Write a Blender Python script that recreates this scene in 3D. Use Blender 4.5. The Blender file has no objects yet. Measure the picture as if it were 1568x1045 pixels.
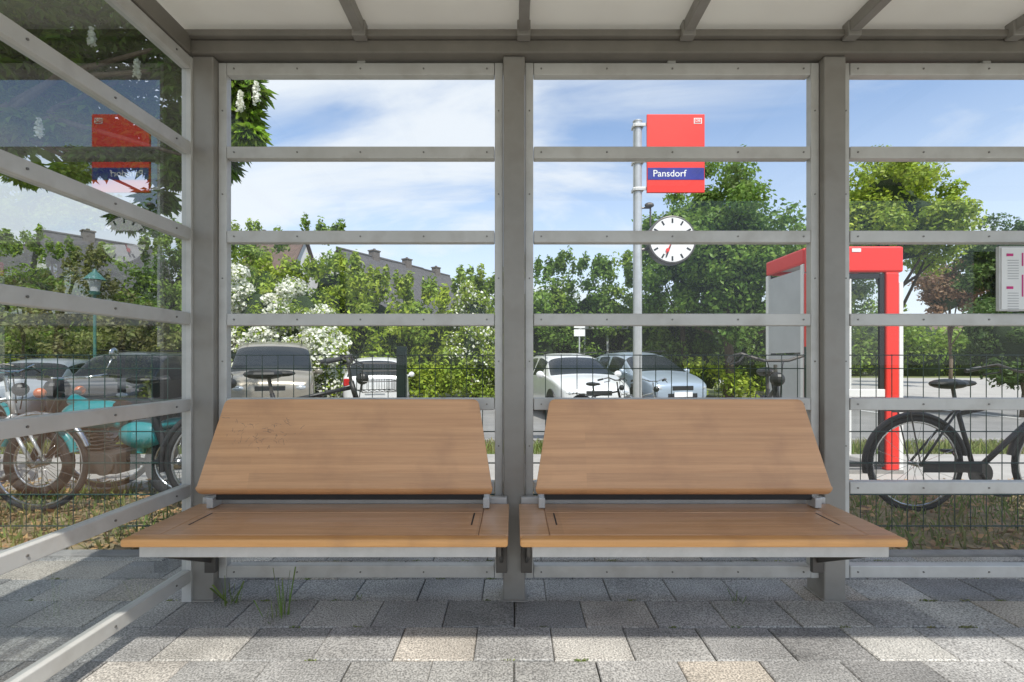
import bpy, math, random
import numpy as np
from mathutils import Vector, Matrix
random.seed(7); rng=np.random.default_rng(7)
scene=bpy.context.scene
scene.view_settings.view_transform='Standard'
scene.view_settings.look='None'
scene.view_settings.exposure=0
H=1.1; F=752.0
def bx(px,d): return (px-787)*d/F          # image pixel column at estimated depth d -> metres east
def hz(py,d): return H+(555-py)*d/F        # image pixel row at estimated depth d -> metres high
D=2.3
# ---------------------------------------------------------------- materials
def pmat(name,c1,c2=None,scale=6,stretch=(1,1,1),rough=.6,metal=0,bump=0,bscale=None,island=0,detail=6,spec=.5,transl=0,lo=.35,hi=.65,dirt=None,coat=0):
    m=bpy.data.materials.new(name); m.use_nodes=True
    nt=m.node_tree; N=nt.nodes; L=nt.links
    b=N['Principled BSDF']; b.inputs['Roughness'].default_value=rough; b.inputs['Metallic'].default_value=metal
    b.inputs['Specular IOR Level'].default_value=spec
    b.inputs['Coat Weight'].default_value=coat
    c2=c2 or tuple(x*.75 for x in c1)
    tc=N.new('ShaderNodeTexCoord'); mp=N.new('ShaderNodeMapping'); mp.inputs['Scale'].default_value=stretch
    L.new(tc.outputs['Object'],mp.inputs['Vector'])
    nz=N.new('ShaderNodeTexNoise'); nz.inputs['Scale'].default_value=scale; nz.inputs['Detail'].default_value=detail; nz.inputs['Roughness'].default_value=.65
    L.new(mp.outputs['Vector'],nz.inputs['Vector'])
    cr=N.new('ShaderNodeValToRGB'); cr.color_ramp.elements[0].position=lo; cr.color_ramp.elements[1].position=hi
    cr.color_ramp.elements[0].color=(*c2,1); cr.color_ramp.elements[1].color=(*c1,1)
    L.new(nz.outputs['Fac'],cr.inputs['Fac'])
    out=cr.outputs['Color']
    if island:
        g=N.new('ShaderNodeNewGeometry'); hs=N.new('ShaderNodeHueSaturation')
        mr=N.new('ShaderNodeMapRange'); mr.inputs['To Min'].default_value=1-island; mr.inputs['To Max'].default_value=1+island
        L.new(g.outputs['Random Per Island'],mr.inputs['Value']); L.new(mr.outputs['Result'],hs.inputs['Value'])
        L.new(out,hs.inputs['Color']); out=hs.outputs['Color']
        m2=N.new('ShaderNodeMath'); m2.operation='MULTIPLY_ADD'; m2.inputs[1].default_value=7.31; m2.inputs[2].default_value=0
        fr=N.new('ShaderNodeMath'); fr.operation='FRACT'; L.new(g.outputs['Random Per Island'],m2.inputs[0]); L.new(m2.outputs[0],fr.inputs[0])
        mh=N.new('ShaderNodeMapRange'); mh.inputs['To Min'].default_value=.485; mh.inputs['To Max'].default_value=.512
        L.new(fr.outputs[0],mh.inputs['Value']); L.new(mh.outputs['Result'],hs.inputs['Hue'])
    if dirt:
        n2=N.new('ShaderNodeTexNoise'); n2.inputs['Scale'].default_value=dirt[1]; n2.inputs['Detail'].default_value=8
        L.new(tc.outputs['Object'],n2.inputs['Vector'])
        r2=N.new('ShaderNodeMapRange'); r2.inputs['From Min'].default_value=.5; r2.inputs['From Max'].default_value=.72; r2.inputs['To Max'].default_value=dirt[2]
        L.new(n2.outputs['Fac'],r2.inputs['Value'])
        mx=N.new('ShaderNodeMix'); mx.data_type='RGBA'; mx.inputs['B'].default_value=(*dirt[0],1)
        L.new(r2.outputs['Result'],mx.inputs['Factor']); L.new(out,mx.inputs['A']); out=mx.outputs['Result']
    L.new(out,b.inputs['Base Color'])
    if bump:
        n3=N.new('ShaderNodeTexNoise'); n3.inputs['Scale'].default_value=bscale or scale*4; n3.inputs['Detail'].default_value=4
        L.new(mp.outputs['Vector'],n3.inputs['Vector'])
        bp=N.new('ShaderNodeBump'); bp.inputs['Strength'].default_value=bump; bp.inputs['Distance'].default_value=.01
        L.new(n3.outputs['Fac'],bp.inputs['Height']); L.new(bp.outputs['Normal'],b.inputs['Normal'])
    if transl:
        t=N.new('ShaderNodeBsdfTranslucent'); ms=N.new('ShaderNodeMixShader'); ms.inputs['Fac'].default_value=transl
        L.new(out,t.inputs['Color']); L.new(b.outputs[0],ms.inputs[1]); L.new(t.outputs[0],ms.inputs[2])
        L.new(ms.outputs[0],N['Material Output'].inputs['Surface'])
    return m
def glassmat(name,tint,f0,dirt=.02,gloss_rough=0.0):
    m=bpy.data.materials.new(name); m.use_nodes=True; nt=m.node_tree; N=nt.nodes; L=nt.links
    N.remove(N['Principled BSDF'])
    tr=N.new('ShaderNodeBsdfTransparent'); tr.inputs['Color'].default_value=(*tint,1)
    gl=N.new('ShaderNodeBsdfGlossy'); gl.inputs['Roughness'].default_value=gloss_rough; gl.inputs['Color'].default_value=(1,1,1,1)
    g=N.new('ShaderNodeNewGeometry'); dp=N.new('ShaderNodeVectorMath'); dp.operation='DOT_PRODUCT'
    L.new(g.outputs['Incoming'],dp.inputs[0]); L.new(g.outputs['Normal'],dp.inputs[1])
    ab=N.new('ShaderNodeMath'); ab.operation='ABSOLUTE'; L.new(dp.outputs['Value'],ab.inputs[0])
    sb=N.new('ShaderNodeMath'); sb.operation='SUBTRACT'; sb.inputs[0].default_value=1; L.new(ab.outputs[0],sb.inputs[1])
    pw=N.new('ShaderNodeMath'); pw.operation='POWER'; pw.inputs[1].default_value=5; L.new(sb.outputs[0],pw.inputs[0])
    ma=N.new('ShaderNodeMath'); ma.operation='MULTIPLY_ADD'; ma.inputs[1].default_value=1-f0; ma.inputs[2].default_value=f0; L.new(pw.outputs[0],ma.inputs[0])
    mx=N.new('ShaderNodeMixShader'); L.new(ma.outputs[0],mx.inputs['Fac']); L.new(tr.outputs[0],mx.inputs[1]); L.new(gl.outputs[0],mx.inputs[2])
    df=N.new('ShaderNodeBsdfDiffuse'); df.inputs['Color'].default_value=(.7,.7,.66,1)
    tc=N.new('ShaderNodeTexCoord'); nz=N.new('ShaderNodeTexNoise'); nz.inputs['Scale'].default_value=3; nz.inputs['Detail'].default_value=9
    L.new(tc.outputs['Object'],nz.inputs['Vector'])
    mr=N.new('ShaderNodeMapRange'); mr.inputs['From Min'].default_value=.4; mr.inputs['From Max'].default_value=.75; mr.inputs['To Max'].default_value=dirt
    L.new(nz.outputs['Fac'],mr.inputs['Value'])
    m2=N.new('ShaderNodeMixShader'); L.new(mr.outputs[0],m2.inputs['Fac']); L.new(mx.outputs[0],m2.inputs[1]); L.new(df.outputs[0],m2.inputs[2])
    L.new(m2.outputs[0],N['Material Output'].inputs['Surface'])
    return m
M={}
M['frame']=pmat('painted_frame',(.58,.57,.54),(.51,.50,.47),scale=5,rough=.42,metal=.15,bump=.03,bscale=60,dirt=((.28,.25,.21),9,.3))
M['col']=pmat('painted_column',(.31,.29,.26),(.26,.245,.22),scale=4,rough=.45,metal=.15,bump=.03,bscale=60,dirt=((.14,.12,.10),8,.35))
M['head']=pmat('header_paint',(.22,.20,.17),(.18,.165,.14),scale=4,rough=.5,metal=.1)
M['bolt']=pmat('bolt_steel',(.13,.12,.11),rough=.45,metal=.6)
M['screw']=pmat('screw_steel',(.24,.23,.21),rough=.4,metal=.5)
M['alu']=pmat('aluminium',(.6,.59,.57),(.5,.5,.48),scale=8,rough=.38,metal=.35)
M['black']=pmat('black_plastic',(.018,.018,.02),rough=.45)
M['rubber']=pmat('rubber',(.02,.02,.021),rough=.8)
M['chrome']=pmat('chrome',(.6,.6,.6),(.5,.5,.5),rough=.2,metal=.95)
M['glass']=glassmat('pane_glass',(.98,.985,.98),.03,.015)
M['glass2']=glassmat('side_pane_glass',(.80,.83,.83),.19,.04)
M['carglass']=pmat('car_glass',(.025,.03,.035),(.015,.02,.025),scale=1,rough=.12,spec=.4)
M['fence']=pmat('green_fence_paint',(.012,.05,.04),(.01,.035,.03),rough=.45)
M['red']=pmat('traffic_red',(.80,.035,.022),(.74,.03,.02),scale=3,rough=.4)
M['blue']=pmat('sign_blue',(.02,.03,.27),rough=.4)
M['white']=pmat('white_paint',(.8,.8,.78),(.74,.74,.72),scale=4,rough=.4)
M['offwhite']=pmat('pale_grey_panel',(.5,.51,.52),(.44,.45,.46),scale=3,rough=.45)
M['magenta']=pmat('magenta_print',(.6,.02,.2),rough=.5)
M['greyprint']=pmat('grey_print',(.3,.3,.32),rough=.5)
M['scratch']=pmat('scratch_mark',(.24,.16,.11),(.34,.20,.12),scale=30,rough=.7)
M['bark']=pmat('bark',(.14,.105,.07),(.07,.05,.035),scale=6,stretch=(4,4,1),rough=.9,bump=.6)
M['asphalt']=pmat('asphalt',(.24,.235,.225),(.18,.177,.17),scale=1.3,rough=.85,bump=.3,bscale=150,detail=10)
M['path']=pmat('concrete_path',(.42,.40,.37),(.33,.315,.29),scale=2,rough=.85,bump=.2,bscale=80,detail=10)
M['soil']=pmat('dry_soil',(.38,.29,.17),(.19,.16,.08),scale=9,rough=.95,bump=.8,bscale=40,detail=12)
M['grass']=pmat('grass_ground',(.13,.17,.045),(.18,.17,.075),scale=2.5,rough=.95,bump=.6,bscale=30,detail=12)
M['sand']=pmat('joint_sand',(.06,.055,.045),(.03,.03,.022),scale=12,rough=.95)
M['kerb']=pmat('kerb_concrete',(.3,.29,.27),(.22,.21,.2),scale=10,rough=.85)
M['blade']=pmat('grass_blades',(.13,.24,.035),(.26,.23,.09),scale=1.5,rough=.6,island=.35,transl=.3)
M['litter']=pmat('dry_leaf_litter',(.40,.25,.11),(.26,.16,.07),scale=3,rough=.8,island=.45)
def leafmat(n,a,b,s=.45): return pmat(n,a,b,scale=s,rough=.5,island=.4,transl=.4,detail=3,spec=.35)
M['leafA']=leafmat('hedge_leaves',(.265,.38,.05),(.155,.25,.042))
M['leafB']=leafmat('tree_leaves',(.19,.31,.045),(.11,.20,.032))
M['leafC']=leafmat('bright_leaves',(.37,.47,.045),(.23,.33,.04))
M['leafD']=leafmat('dark_leaves',(.11,.18,.04),(.065,.12,.028))
M['leafR']=leafmat('bronze_leaves',(.3,.18,.10),(.2,.13,.07))
M['leafO']=leafmat('olive_leaves',(.22,.26,.07),(.18,.16,.065))
M['chest']=leafmat('chestnut_leaves',(.20,.33,.03),(.08,.16,.02),.9)
M['blossom']=pmat('white_blossom',(.88,.88,.80),(.74,.76,.64),rough=.7,island=.12,transl=.3)
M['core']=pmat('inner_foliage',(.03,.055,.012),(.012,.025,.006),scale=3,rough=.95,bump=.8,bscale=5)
M['tile']=pmat('roof_tile',(.105,.10,.10),(.07,.068,.07),scale=3,rough=.8,bump=.5,bscale=12)
M['tileb']=pmat('brown_roof_tile',(.15,.10,.08),(.10,.07,.055),scale=3,rough=.8)
M['wallw']=pmat('white_render',(.70,.69,.66),(.62,.61,.58),scale=2,rough=.85)
M['brick']=pmat('chimney_brick',(.16,.14,.125),(.11,.095,.085),scale=6,rough=.9)
M['win']=pmat('window_pane',(.04,.05,.06),(.02,.025,.03),rough=.08,spec=.8)
M['taill']=pmat('tail_light',(.5,.01,.01),rough=.2,coat=.5)
M['headl']=pmat('head_light',(.6,.62,.62),(.4,.42,.42),scale=20,rough=.15,metal=.4)
M['teal']=pmat('teal_paint',(.01,.27,.30),(.01,.23,.25),scale=3,rough=.3,coat=.4)
M['lampgreen']=pmat('lamp_green',(.05,.17,.15),(.04,.13,.12),rough=.5)
M['silverbike']=pmat('silver_paint',(.55,.56,.56),(.45,.46,.46),rough=.3,metal=.4)
M['orangep']=pmat('orange_paint',(.6,.13,.02),rough=.35)
M['roof']=pmat('frosted_roof_sheet',(.86,.84,.78),(.80,.775,.72),scale=.8,rough=.28,transl=.27,detail=4)
def woodmat(name,c1,c2,seed):
    m=bpy.data.materials.new(name); m.use_nodes=True; nt=m.node_tree; N=nt.nodes; L=nt.links; b=N['Principled BSDF']
    tc=N.new('ShaderNodeTexCoord'); 
    mp=N.new('ShaderNodeMapping'); mp.inputs['Scale'].default_value=(1.0,34,34); mp.inputs['Location'].default_value=(seed,seed*2,0)
    L.new(tc.outputs['Object'],mp.inputs['Vector'])
    n=N.new('ShaderNodeTexNoise'); n.inputs['Scale'].default_value=1.6; n.inputs['Detail'].default_value=9; n.inputs['Roughness'].default_value=.72; n.inputs['Distortion'].default_value=.3
    L.new(mp.outputs[0],n.inputs['Vector'])
    cr=N.new('ShaderNodeValToRGB'); e=cr.color_ramp.elements; e[0].position=.3; e[0].color=(*c2,1); e[1].position=.66; e[1].color=(*c1,1)
    L.new(n.outputs['Fac'],cr.inputs['Fac'])
    mp2=N.new('ShaderNodeMapping'); mp2.inputs['Scale'].default_value=(.9,0,30); mp2.inputs['Location'].default_value=(seed*.37,0,.2); L.new(tc.outputs['Object'],mp2.inputs['Vector'])
    fl=N.new('ShaderNodeVectorMath'); fl.operation='FLOOR'; L.new(mp2.outputs[0],fl.inputs[0])
    wn=N.new('ShaderNodeTexWhiteNoise'); L.new(fl.outputs[0],wn.inputs['Vector'])
    mr=N.new('ShaderNodeMapRange'); mr.inputs['To Min'].default_value=.92; mr.inputs['To Max'].default_value=1.07; L.new(wn.outputs['Value'],mr.inputs['Value'])
    hs=N.new('ShaderNodeHueSaturation'); L.new(cr.outputs[0],hs.inputs['Color']); L.new(mr.outputs[0],hs.inputs['Value'])
    n2=N.new('ShaderNodeTexNoise'); n2.inputs['Scale'].default_value=5; n2.inputs['Detail'].default_value=7; L.new(tc.outputs['Object'],n2.inputs['Vector'])
    r2=N.new('ShaderNodeMapRange'); r2.inputs['From Min'].default_value=.52; r2.inputs['From Max'].default_value=.78; r2.inputs['To Max'].default_value=.45; L.new(n2.outputs['Fac'],r2.inputs['Value'])
    mx=N.new('ShaderNodeMix'); mx.data_type='RGBA'; mx.inputs['B'].default_value=(.34,.17,.085,1); L.new(r2.outputs[0],mx.inputs['Factor']); L.new(hs.outputs[0],mx.inputs['A'])
    L.new(mx.outputs['Result'],b.inputs['Base Color']); b.inputs['Roughness'].default_value=.38; b.inputs['Coat Weight'].default_value=.2; b.inputs['Coat Roughness'].default_value=.25
    bp=N.new('ShaderNodeBump'); bp.inputs['Strength'].default_value=.12; bp.inputs['Distance'].default_value=.004; L.new(n.outputs['Fac'],bp.inputs['Height']); L.new(bp.outputs[0],b.inputs['Normal'])
    return m
M['wood']=woodmat('bench_wood',(.70,.385,.185),(.53,.265,.115),1)
M['wood2']=woodmat('seat_wood',(.65,.39,.22),(.47,.255,.13),4)
M['woodedge']=woodmat('seat_edge_wood',(.76,.39,.14),(.60,.28,.09),9)
def pavermat():
    m=bpy.data.materials.new('paver_concrete'); m.use_nodes=True; nt=m.node_tree; N=nt.nodes; L=nt.links; b=N['Principled BSDF']
    g=N.new('ShaderNodeNewGeometry'); cr=N.new('ShaderNodeValToRGB'); cr.color_ramp.interpolation='LINEAR'
    e=cr.color_ramp.elements; e[0].color=(.21,.205,.195,1); e[1].color=(.42,.405,.375,1)
    for p,c in ((.3,(.36,.35,.33,1)),(.5,(.28,.275,.262,1)),(.7,(.41,.395,.36,1)),(.9,(.43,.38,.315,1))):
        x=e.new(p); x.color=c
    L.new(g.outputs['Random Per Island'],cr.inputs['Fac'])
    tc=N.new('ShaderNodeTexCoord'); n=N.new('ShaderNodeTexNoise'); n.inputs['Scale'].default_value=150; n.inputs['Detail'].default_value=3; L.new(tc.outputs['Object'],n.inputs['Vector'])
    mr=N.new('ShaderNodeMapRange'); mr.inputs['From Min'].default_value=.35; mr.inputs['From Max'].default_value=.65; mr.inputs['To Min'].default_value=.45; mr.inputs['To Max'].default_value=1.4; L.new(n.outputs['Fac'],mr.inputs['Value'])
    n2=N.new('ShaderNodeTexNoise'); n2.inputs['Scale'].default_value=3; n2.inputs['Detail'].default_value=10; L.new(tc.outputs['Object'],n2.inputs['Vector'])
    m2=N.new('ShaderNodeMapRange'); m2.inputs['From Min'].default_value=.3; m2.inputs['From Max'].default_value=.7; m2.inputs['To Min'].default_value=.72; m2.inputs['To Max'].default_value=1.25; L.new(n2.outputs['Fac'],m2.inputs['Value'])
    mu=N.new('ShaderNodeMath'); mu.operation='MULTIPLY'; L.new(mr.outputs[0],mu.inputs[0]); L.new(m2.outputs[0],mu.inputs[1])
    hs=N.new('ShaderNodeHueSaturation'); L.new(cr.outputs[0],hs.inputs['Color']); L.new(mu.outputs[0],hs.inputs['Value']); L.new(hs.outputs[0],b.inputs['Base Color'])
    b.inputs['Roughness'].default_value=.75
    bp=N.new('ShaderNodeBump'); bp.inputs['Strength'].default_value=.5; bp.inputs['Distance'].default_value=.004; L.new(n.outputs['Fac'],bp.inputs['Height']); L.new(bp.outputs[0],b.inputs['Normal'])
    return m
M['paver']=pavermat()
# ---------------------------------------------------------------- mesh helper
def empty(name,loc=(0,0,0),rot=0,scale=1):
    e=bpy.data.objects.new(name,None); scene.collection.objects.link(e); e.location=loc; e.rotation_euler=(0,0,rot); e.scale=(scale,)*3; e.empty_display_size=.2
    return e
class MB:
    def __init__(s): s.v=[]; s.f=[]
    def add(s,vs,fs):
        o=len(s.v); s.v+=[tuple(x) for x in vs]; s.f+=[tuple(i+o for i in f) for f in fs]; return s
    def box(s,a,b,mat=None):
        x0,x1=sorted((a[0],b[0])); y0,y1=sorted((a[1],b[1])); z0,z1=sorted((a[2],b[2]))
        vs=[Vector(p) for p in ((x0,y0,z0),(x1,y0,z0),(x1,y1,z0),(x0,y1,z0),(x0,y0,z1),(x1,y0,z1),(x1,y1,z1),(x0,y1,z1))]
        if mat: vs=[mat@v for v in vs]
        return s.add(vs,[(0,3,2,1),(4,5,6,7),(0,1,5,4),(1,2,6,5),(2,3,7,6),(3,0,4,7)])
    def cyl(s,p,q,r,r2=None,n=10):
        p=Vector(p); q=Vector(q); r2=r if r2 is None else r2
        d=(q-p); 
        if d.length<1e-6: return s
        d.normalize(); a=d.orthogonal().normalized(); b=d.cross(a)
        vs=[]; 
        for c,rr in ((p,r),(q,r2)):
            for i in range(n):
                t=2*math.pi*i/n; vs.append(c+a*math.cos(t)*rr+b*math.sin(t)*rr)
        fs=[(i,(i+1)%n,n+(i+1)%n,n+i) for i in range(n)]+[tuple(reversed(range(n))),tuple(range(n,2*n))]
        return s.add(vs,fs)
    def path(s,pts,r,r2=None,n=8):
        k=len(pts)-1; r2=r if r2 is None else r2
        for i in range(k):
            a=r+(r2-r)*i/k; b=r+(r2-r)*(i+1)/k
            s.cyl(pts[i],pts[i+1],a,b,n)
            if i: s.ball(pts[i],a*1.0,6,4)
        return s
    def ball(s,c,r,n=10,m=6,sc=(1,1,1)):
        vs=[];fs=[]
        for j in range(m+1):
            ph=math.pi*j/m
            for i in range(n):
                t=2*math.pi*i/n; vs.append((c[0]+r*sc[0]*math.sin(ph)*math.cos(t),c[1]+r*sc[1]*math.sin(ph)*math.sin(t),c[2]+r*sc[2]*math.cos(ph)))
        for j in range(m):
            for i in range(n): fs.append((j*n+i,(j+1)*n+i,(j+1)*n+(i+1)%n,j*n+(i+1)%n))
        return s.add(vs,fs)
    def torus(s,c,R,r,N=36,n=8,a0=0,a1=2*math.pi,flat=1.0):   # ring in local XZ plane
        full=abs(a1-a0-2*math.pi)<1e-4; K=N if full else N+1; vs=[];fs=[]
        for i in range(K):
            t=a0+(a1-a0)*i/N
            for j in range(n):
                u=2*math.pi*j/n; rr=R+r*math.cos(u)
                vs.append((c[0]+rr*math.cos(t),c[1]+r*flat*math.sin(u),c[2]+rr*math.sin(t)))
        for i in range(N):
            i2=(i+1)%K
            for j in range(n): fs.append((i*n+j,i2*n+j,i2*n+(j+1)%n,i*n+(j+1)%n))
        return s.add(vs,fs)
    def obj(s,name,mat,parent=None,bevel=0,smooth=False,subsurf=0,segs=2,solid=0):
        me=bpy.data.meshes.new(name); me.from_pydata(s.v,[],s.f); me.materials.append(mat)
        o=bpy.data.objects.new(name,me); scene.collection.objects.link(o)
        if parent: o.parent=parent
        if smooth: me.polygons.foreach_set('use_smooth',[True]*len(me.polygons))
        if solid:
            k=o.modifiers.new('s','SOLIDIFY'); k.thickness=solid; k.offset=-1
        if bevel:
            k=o.modifiers.new('b','BEVEL'); k.width=bevel; k.segments=segs; k.limit_method='ANGLE'; k.harden_normals=False
        if subsurf:
            k=o.modifiers.new('u','SUBSURF'); k.levels=subsurf; k.render_levels=subsurf
        return o
# ---------------------------------------------------------------- ground
def gz(y):
    if y<5.8: return 0
    if y>8: return -.25
    return -.25*(y-5.8)/2.2
def sheet(name,x0,x1,y0,y1,dz,mat):
    ys=sorted(set([y0,y1]+[y for y in (5.8,8.0) if y0<y<y1])); m=MB()
    for a,b in zip(ys[:-1],ys[1:]):
        m.add([(x0,a,gz(a)+dz),(x1,a,gz(a)+dz),(x1,b,gz(b)+dz),(x0,b,gz(b)+dz)],[(0,1,2,3)])
    return m.obj(name,mat)
sheet('ground',-500,500,-200,900,-.06,M['grass'])
sheet('soil_ground',-9,9,2.86,4.3,-.02,M['soil'])
sheet('footpath',-30,30,4.3,6.2,-.015,M['path'])
sheet('parking_road',-40,60,8.0,17.0,-.05,M['asphalt'])
sheet('side_road',13.5,90,17.0,44,-.051,M['path'])
sheet('station_platform',-30,30,-12,-1.6,-.02,M['path'])
k=MB()
for i in range(-12,13): k.box((i*1.0+.004,2.78,-.12),(i*1.0+.996,2.86,.012))
k.obj('path_kerb',M['kerb'],bevel=.008)
k=MB()
for i in range(-20,30): k.box((i*1.0+.004,7.9,-.4),(i*1.0+.996,8.0,-.14))
k.obj('road_kerb',M['kerb'],bevel=.01)
k=MB()
for i in range(-6,12): k.box((i*2.5,12.2,-.2965),(i*2.5+.1,16.8,-.2925))
k.obj('parking_markings',M['white'])
# pavers
m=MB(); pw,pd=.30,.2275; y=-1.6; row=0
while y<2.77:
    x=-6+(0.15 if row%2 else 0); d=min(pd,2.78-y)
    while x<7:
        g=.0018; dz=random.uniform(-.0025,.0025); c=.004; tx=random.uniform(-.0015,.0015); ox=random.uniform(-.0015,.0015)
        x0,x1,y0,y1=x+g+ox,x+pw-g+ox,y+g,y+d-g
        vs=[(x0,y0,-.05),(x1,y0,-.05),(x1,y1,-.05),(x0,y1,-.05),(x0,y0,dz-c-tx),(x1,y0,dz-c+tx),(x1,y1,dz-c+tx),(x0,y1,dz-c-tx),
            (x0+c,y0+c,dz-tx),(x1-c,y0+c,dz+tx),(x1-c,y1-c,dz+tx),(x0+c,y1-c,dz-tx)]
        m.add(vs,[(0,1,5,4),(1,2,6,5),(2,3,7,6),(3,0,4,7),(4,5,9,8),(5,6,10,9),(6,7,11,10),(7,4,8,11),(8,9,10,11)])
        x+=pw
    y+=pd; row+=1
m.obj('pavement',M['paver'])
sheet('pavement_bedding',-6.2,7.2,-1.6,2.78,-.012,M['sand'])
# ---------------------------------------------------------------- foliage tools
def foliage(name,C,R,n,size,mat,parent,asp=.5,outer=.45,upb=.35):
    C=np.asarray(C,float); R=np.asarray(R,float)
    if R.ndim==1: R=np.repeat(R[:,None],3,1)
    idx=rng.integers(0,len(C),n)
    d=rng.normal(size=(n,3)); d/=np.linalg.norm(d,axis=1)[:,None]
    r=rng.random(n)**outer*rng.uniform(.85,1.12,n)
    P=C[idx]+d*r[:,None]*R[idx]
    nn=d*.7+rng.normal(size=(n,3))*.6+np.array([0,0,upb]); nn/=np.linalg.norm(nn,axis=1)[:,None]
    t=np.cross(nn,rng.normal(size=(n,3))); t/=np.linalg.norm(t,axis=1)[:,None]
    w=np.cross(nn,t); s=size*rng.uniform(.6,1.3,n)[:,None]
    a=P-t*s*.5; b=P+w*s*asp*.5+nn*s*.06; c=P+t*s*.5; e=P-w*s*asp*.5+nn*s*.06
    V=np.stack([a,b,c,e],1).reshape(-1,3)
    return rawquads(name,V,n,mat,parent)
def rawquads(name,V,n,mat,parent):
    me=bpy.data.meshes.new(name); me.vertices.add(4*n); me.vertices.foreach_set('co',V.ravel())
    me.loops.add(4*n); me.loops.foreach_set('vertex_index',np.arange(4*n,dtype=np.int32))
    me.polygons.add(n); me.polygons.foreach_set('loop_start',np.arange(0,4*n,4,dtype=np.int32)); 
    me.update(calc_edges=True); me.materials.append(mat)
    o=bpy.data.objects.new(name,me); scene.collection.objects.link(o); o.parent=parent
    return o
def clumps(c,r,n,cr,low=-.75):
    C=[];R=[]
    while len(C)<n:
        d=Vector((random.gauss(0,1),random.gauss(0,1),random.gauss(0,1))).normalized()
        if d.z<low: continue
        k=random.uniform(.35,.95)*(1+.12*math.sin(5*d.x+3*d.z)+.1*math.sin(7*d.y+4*d.z+1))
        C.append((c[0]+d.x*r[0]*k,c[1]+d.y*r[1]*k,c[2]+d.z*r[2]*k)); q=cr*random.uniform(.6,1.25); R.append((q,q,q*.75))
    return C,R
def core(mb,c,r,n=14,m=9):
    o=len(mb.v); mb.ball(c,1,n,m,r)
    for i in range(o,len(mb.v)):
        v=Vector(mb.v[i]); d=v-Vector(c); f=1+.16*math.sin(v.x*3.1+v.z*2)+.12*math.sin(v.z*4.3+v.y*3); mb.v[i]=tuple(Vector(c)+d*f)
def tree(name,x,y,base,cz,r,nl,size,mat,ncl=70,cr=.7,trunk_r=.16,corek=.55,n_limbs=9,low=-.75,extra=None):
    e=empty(name,(x,y,base)); h=cz-base
    C,R=clumps((0,0,h),r,ncl,cr,low)
    t=MB(); pts=[(0,0,-.1),(.05,0,h*.3),(-.04,.05,h*.6),(0,0,h),(0,0,h+r[2]*.5)]
    t.path(pts,trunk_r,trunk_r*.25,10)
    for i in range(n_limbs):
        c=Vector(C[i*3%len(C)]); s=Vector((0,0,h*random.uniform(.35,.9))); mid=(s+c)/2+Vector((0,0,-.1))
        t.path([s,mid,c],trunk_r*.4,trunk_r*.08,6)
    t.obj('trunk',M['bark'],e,smooth=True)
    foliage('crown',C,R,nl,size,mat,e)
    if corek:
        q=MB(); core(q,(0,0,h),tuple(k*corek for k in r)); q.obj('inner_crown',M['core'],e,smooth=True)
    return e
hedge=empty('hedgerow')
bl=[
 (-60,372,70,21,'leafA'),(10,358,70,23,'leafA'),(70,372,60,22,'leafA'),(130,390,60,20,'leafO'),(200,372,60,21,'leafA'),(255,346,55,22,'leafB'),(300,362,40,19,'leafA'),
 (350,346,48,21,'leafC'),(392,362,48,20,'leafA'),(440,400,45,19,'leafC'),(500,344,36,20,'leafA'),(530,396,45,19,'leafC'),(580,426,50,18.5,'leafC'),(625,434,45,19,'leafA'),(680,446,40,18.5,'leafC'),(725,424,42,19,'leafA'),(765,418,40,19,'leafC'),
 (815,402,40,21,'leafB'),(862,390,40,22,'leafA'),(905,402,35,21,'leafB'),(950,396,42,22,'leafA'),(1000,415,40,20,'leafA'),(1060,440,60,20,'leafB'),(1180,430,60,21,'leafB'),(1260,440,60,22,'leafA'),
 (60,470,60,18.2,'leafO'),(170,480,60,18,'leafO'),(265,478,60,18.3,'leafO'),(-30,470,50,18,'leafA')]
byM={}
cm=MB()
for px,py,hw,d,mt in bl:
    top=hz(py,d); x=bx(px,d); w=hw*d/F*1.15; hh=(top+.3)/2; c=(x,d+.4,-.3+hh*1.0)
    C,R=clumps(c,(w,1.4,hh*.98),46,.55,-1)
    L=byM.setdefault(mt,([],[])); L[0].extend(C); L[1].extend(R)
    for i in range(9):
        L[0].append((x+random.uniform(-w,w)*.8,d+random.uniform(-.3,.6),top-.25+random.uniform(-.25,.3))); L[1].append((.18,.18,.42))
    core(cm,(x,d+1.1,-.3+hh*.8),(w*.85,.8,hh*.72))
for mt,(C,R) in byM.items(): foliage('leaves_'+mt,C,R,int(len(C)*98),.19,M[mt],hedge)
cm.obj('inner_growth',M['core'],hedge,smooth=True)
C=[];R=[]
for i in range(170):
    x=random.uniform(-19,10); C.append((x,17.3+random.uniform(-.3,.5),random.uniform(-.2,1.1))); R.append((.5,.4,.4))
foliage('undergrowth',C,R,15000,.17,M['leafC'],hedge)
def hawthorn(x,y,r,h,nb):
    e=empty('hawthorn_bush',(x,y,-.25)); C,R=clumps((0,0,h*.55),(r,r*.8,h*.5),60,.40,-1)
    foliage('leaves',C,R,5000,.14,M['leafC'],e)
    kk=[i for i in range(len(C)) if random.random()<.72]
    foliage('blossom',[C[i] for i in kk],np.array([R[i] for i in kk])*1.1,nb,.11,M['blossom'],e,asp=.9,outer=.15)
    t=MB()
    for i in range(6): t.path([(0,0,0),Vector(C[i])*.5,C[i]],.06,.015,6)
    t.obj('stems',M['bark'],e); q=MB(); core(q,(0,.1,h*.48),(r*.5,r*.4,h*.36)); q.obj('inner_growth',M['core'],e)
hawthorn(bx(385,16.5),16.5,1.3,hz(430,16.5)+.2,8000)
hawthorn(bx(455,16.6),16.6,1.35,hz(436,17)+.2,9000)
hawthorn(bx(492,15.8),15.8,.85,hz(488,15.8)+.2,5000)
hawthorn(bx(728,18),18,.9,hz(436,18)+.2,1200)
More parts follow.
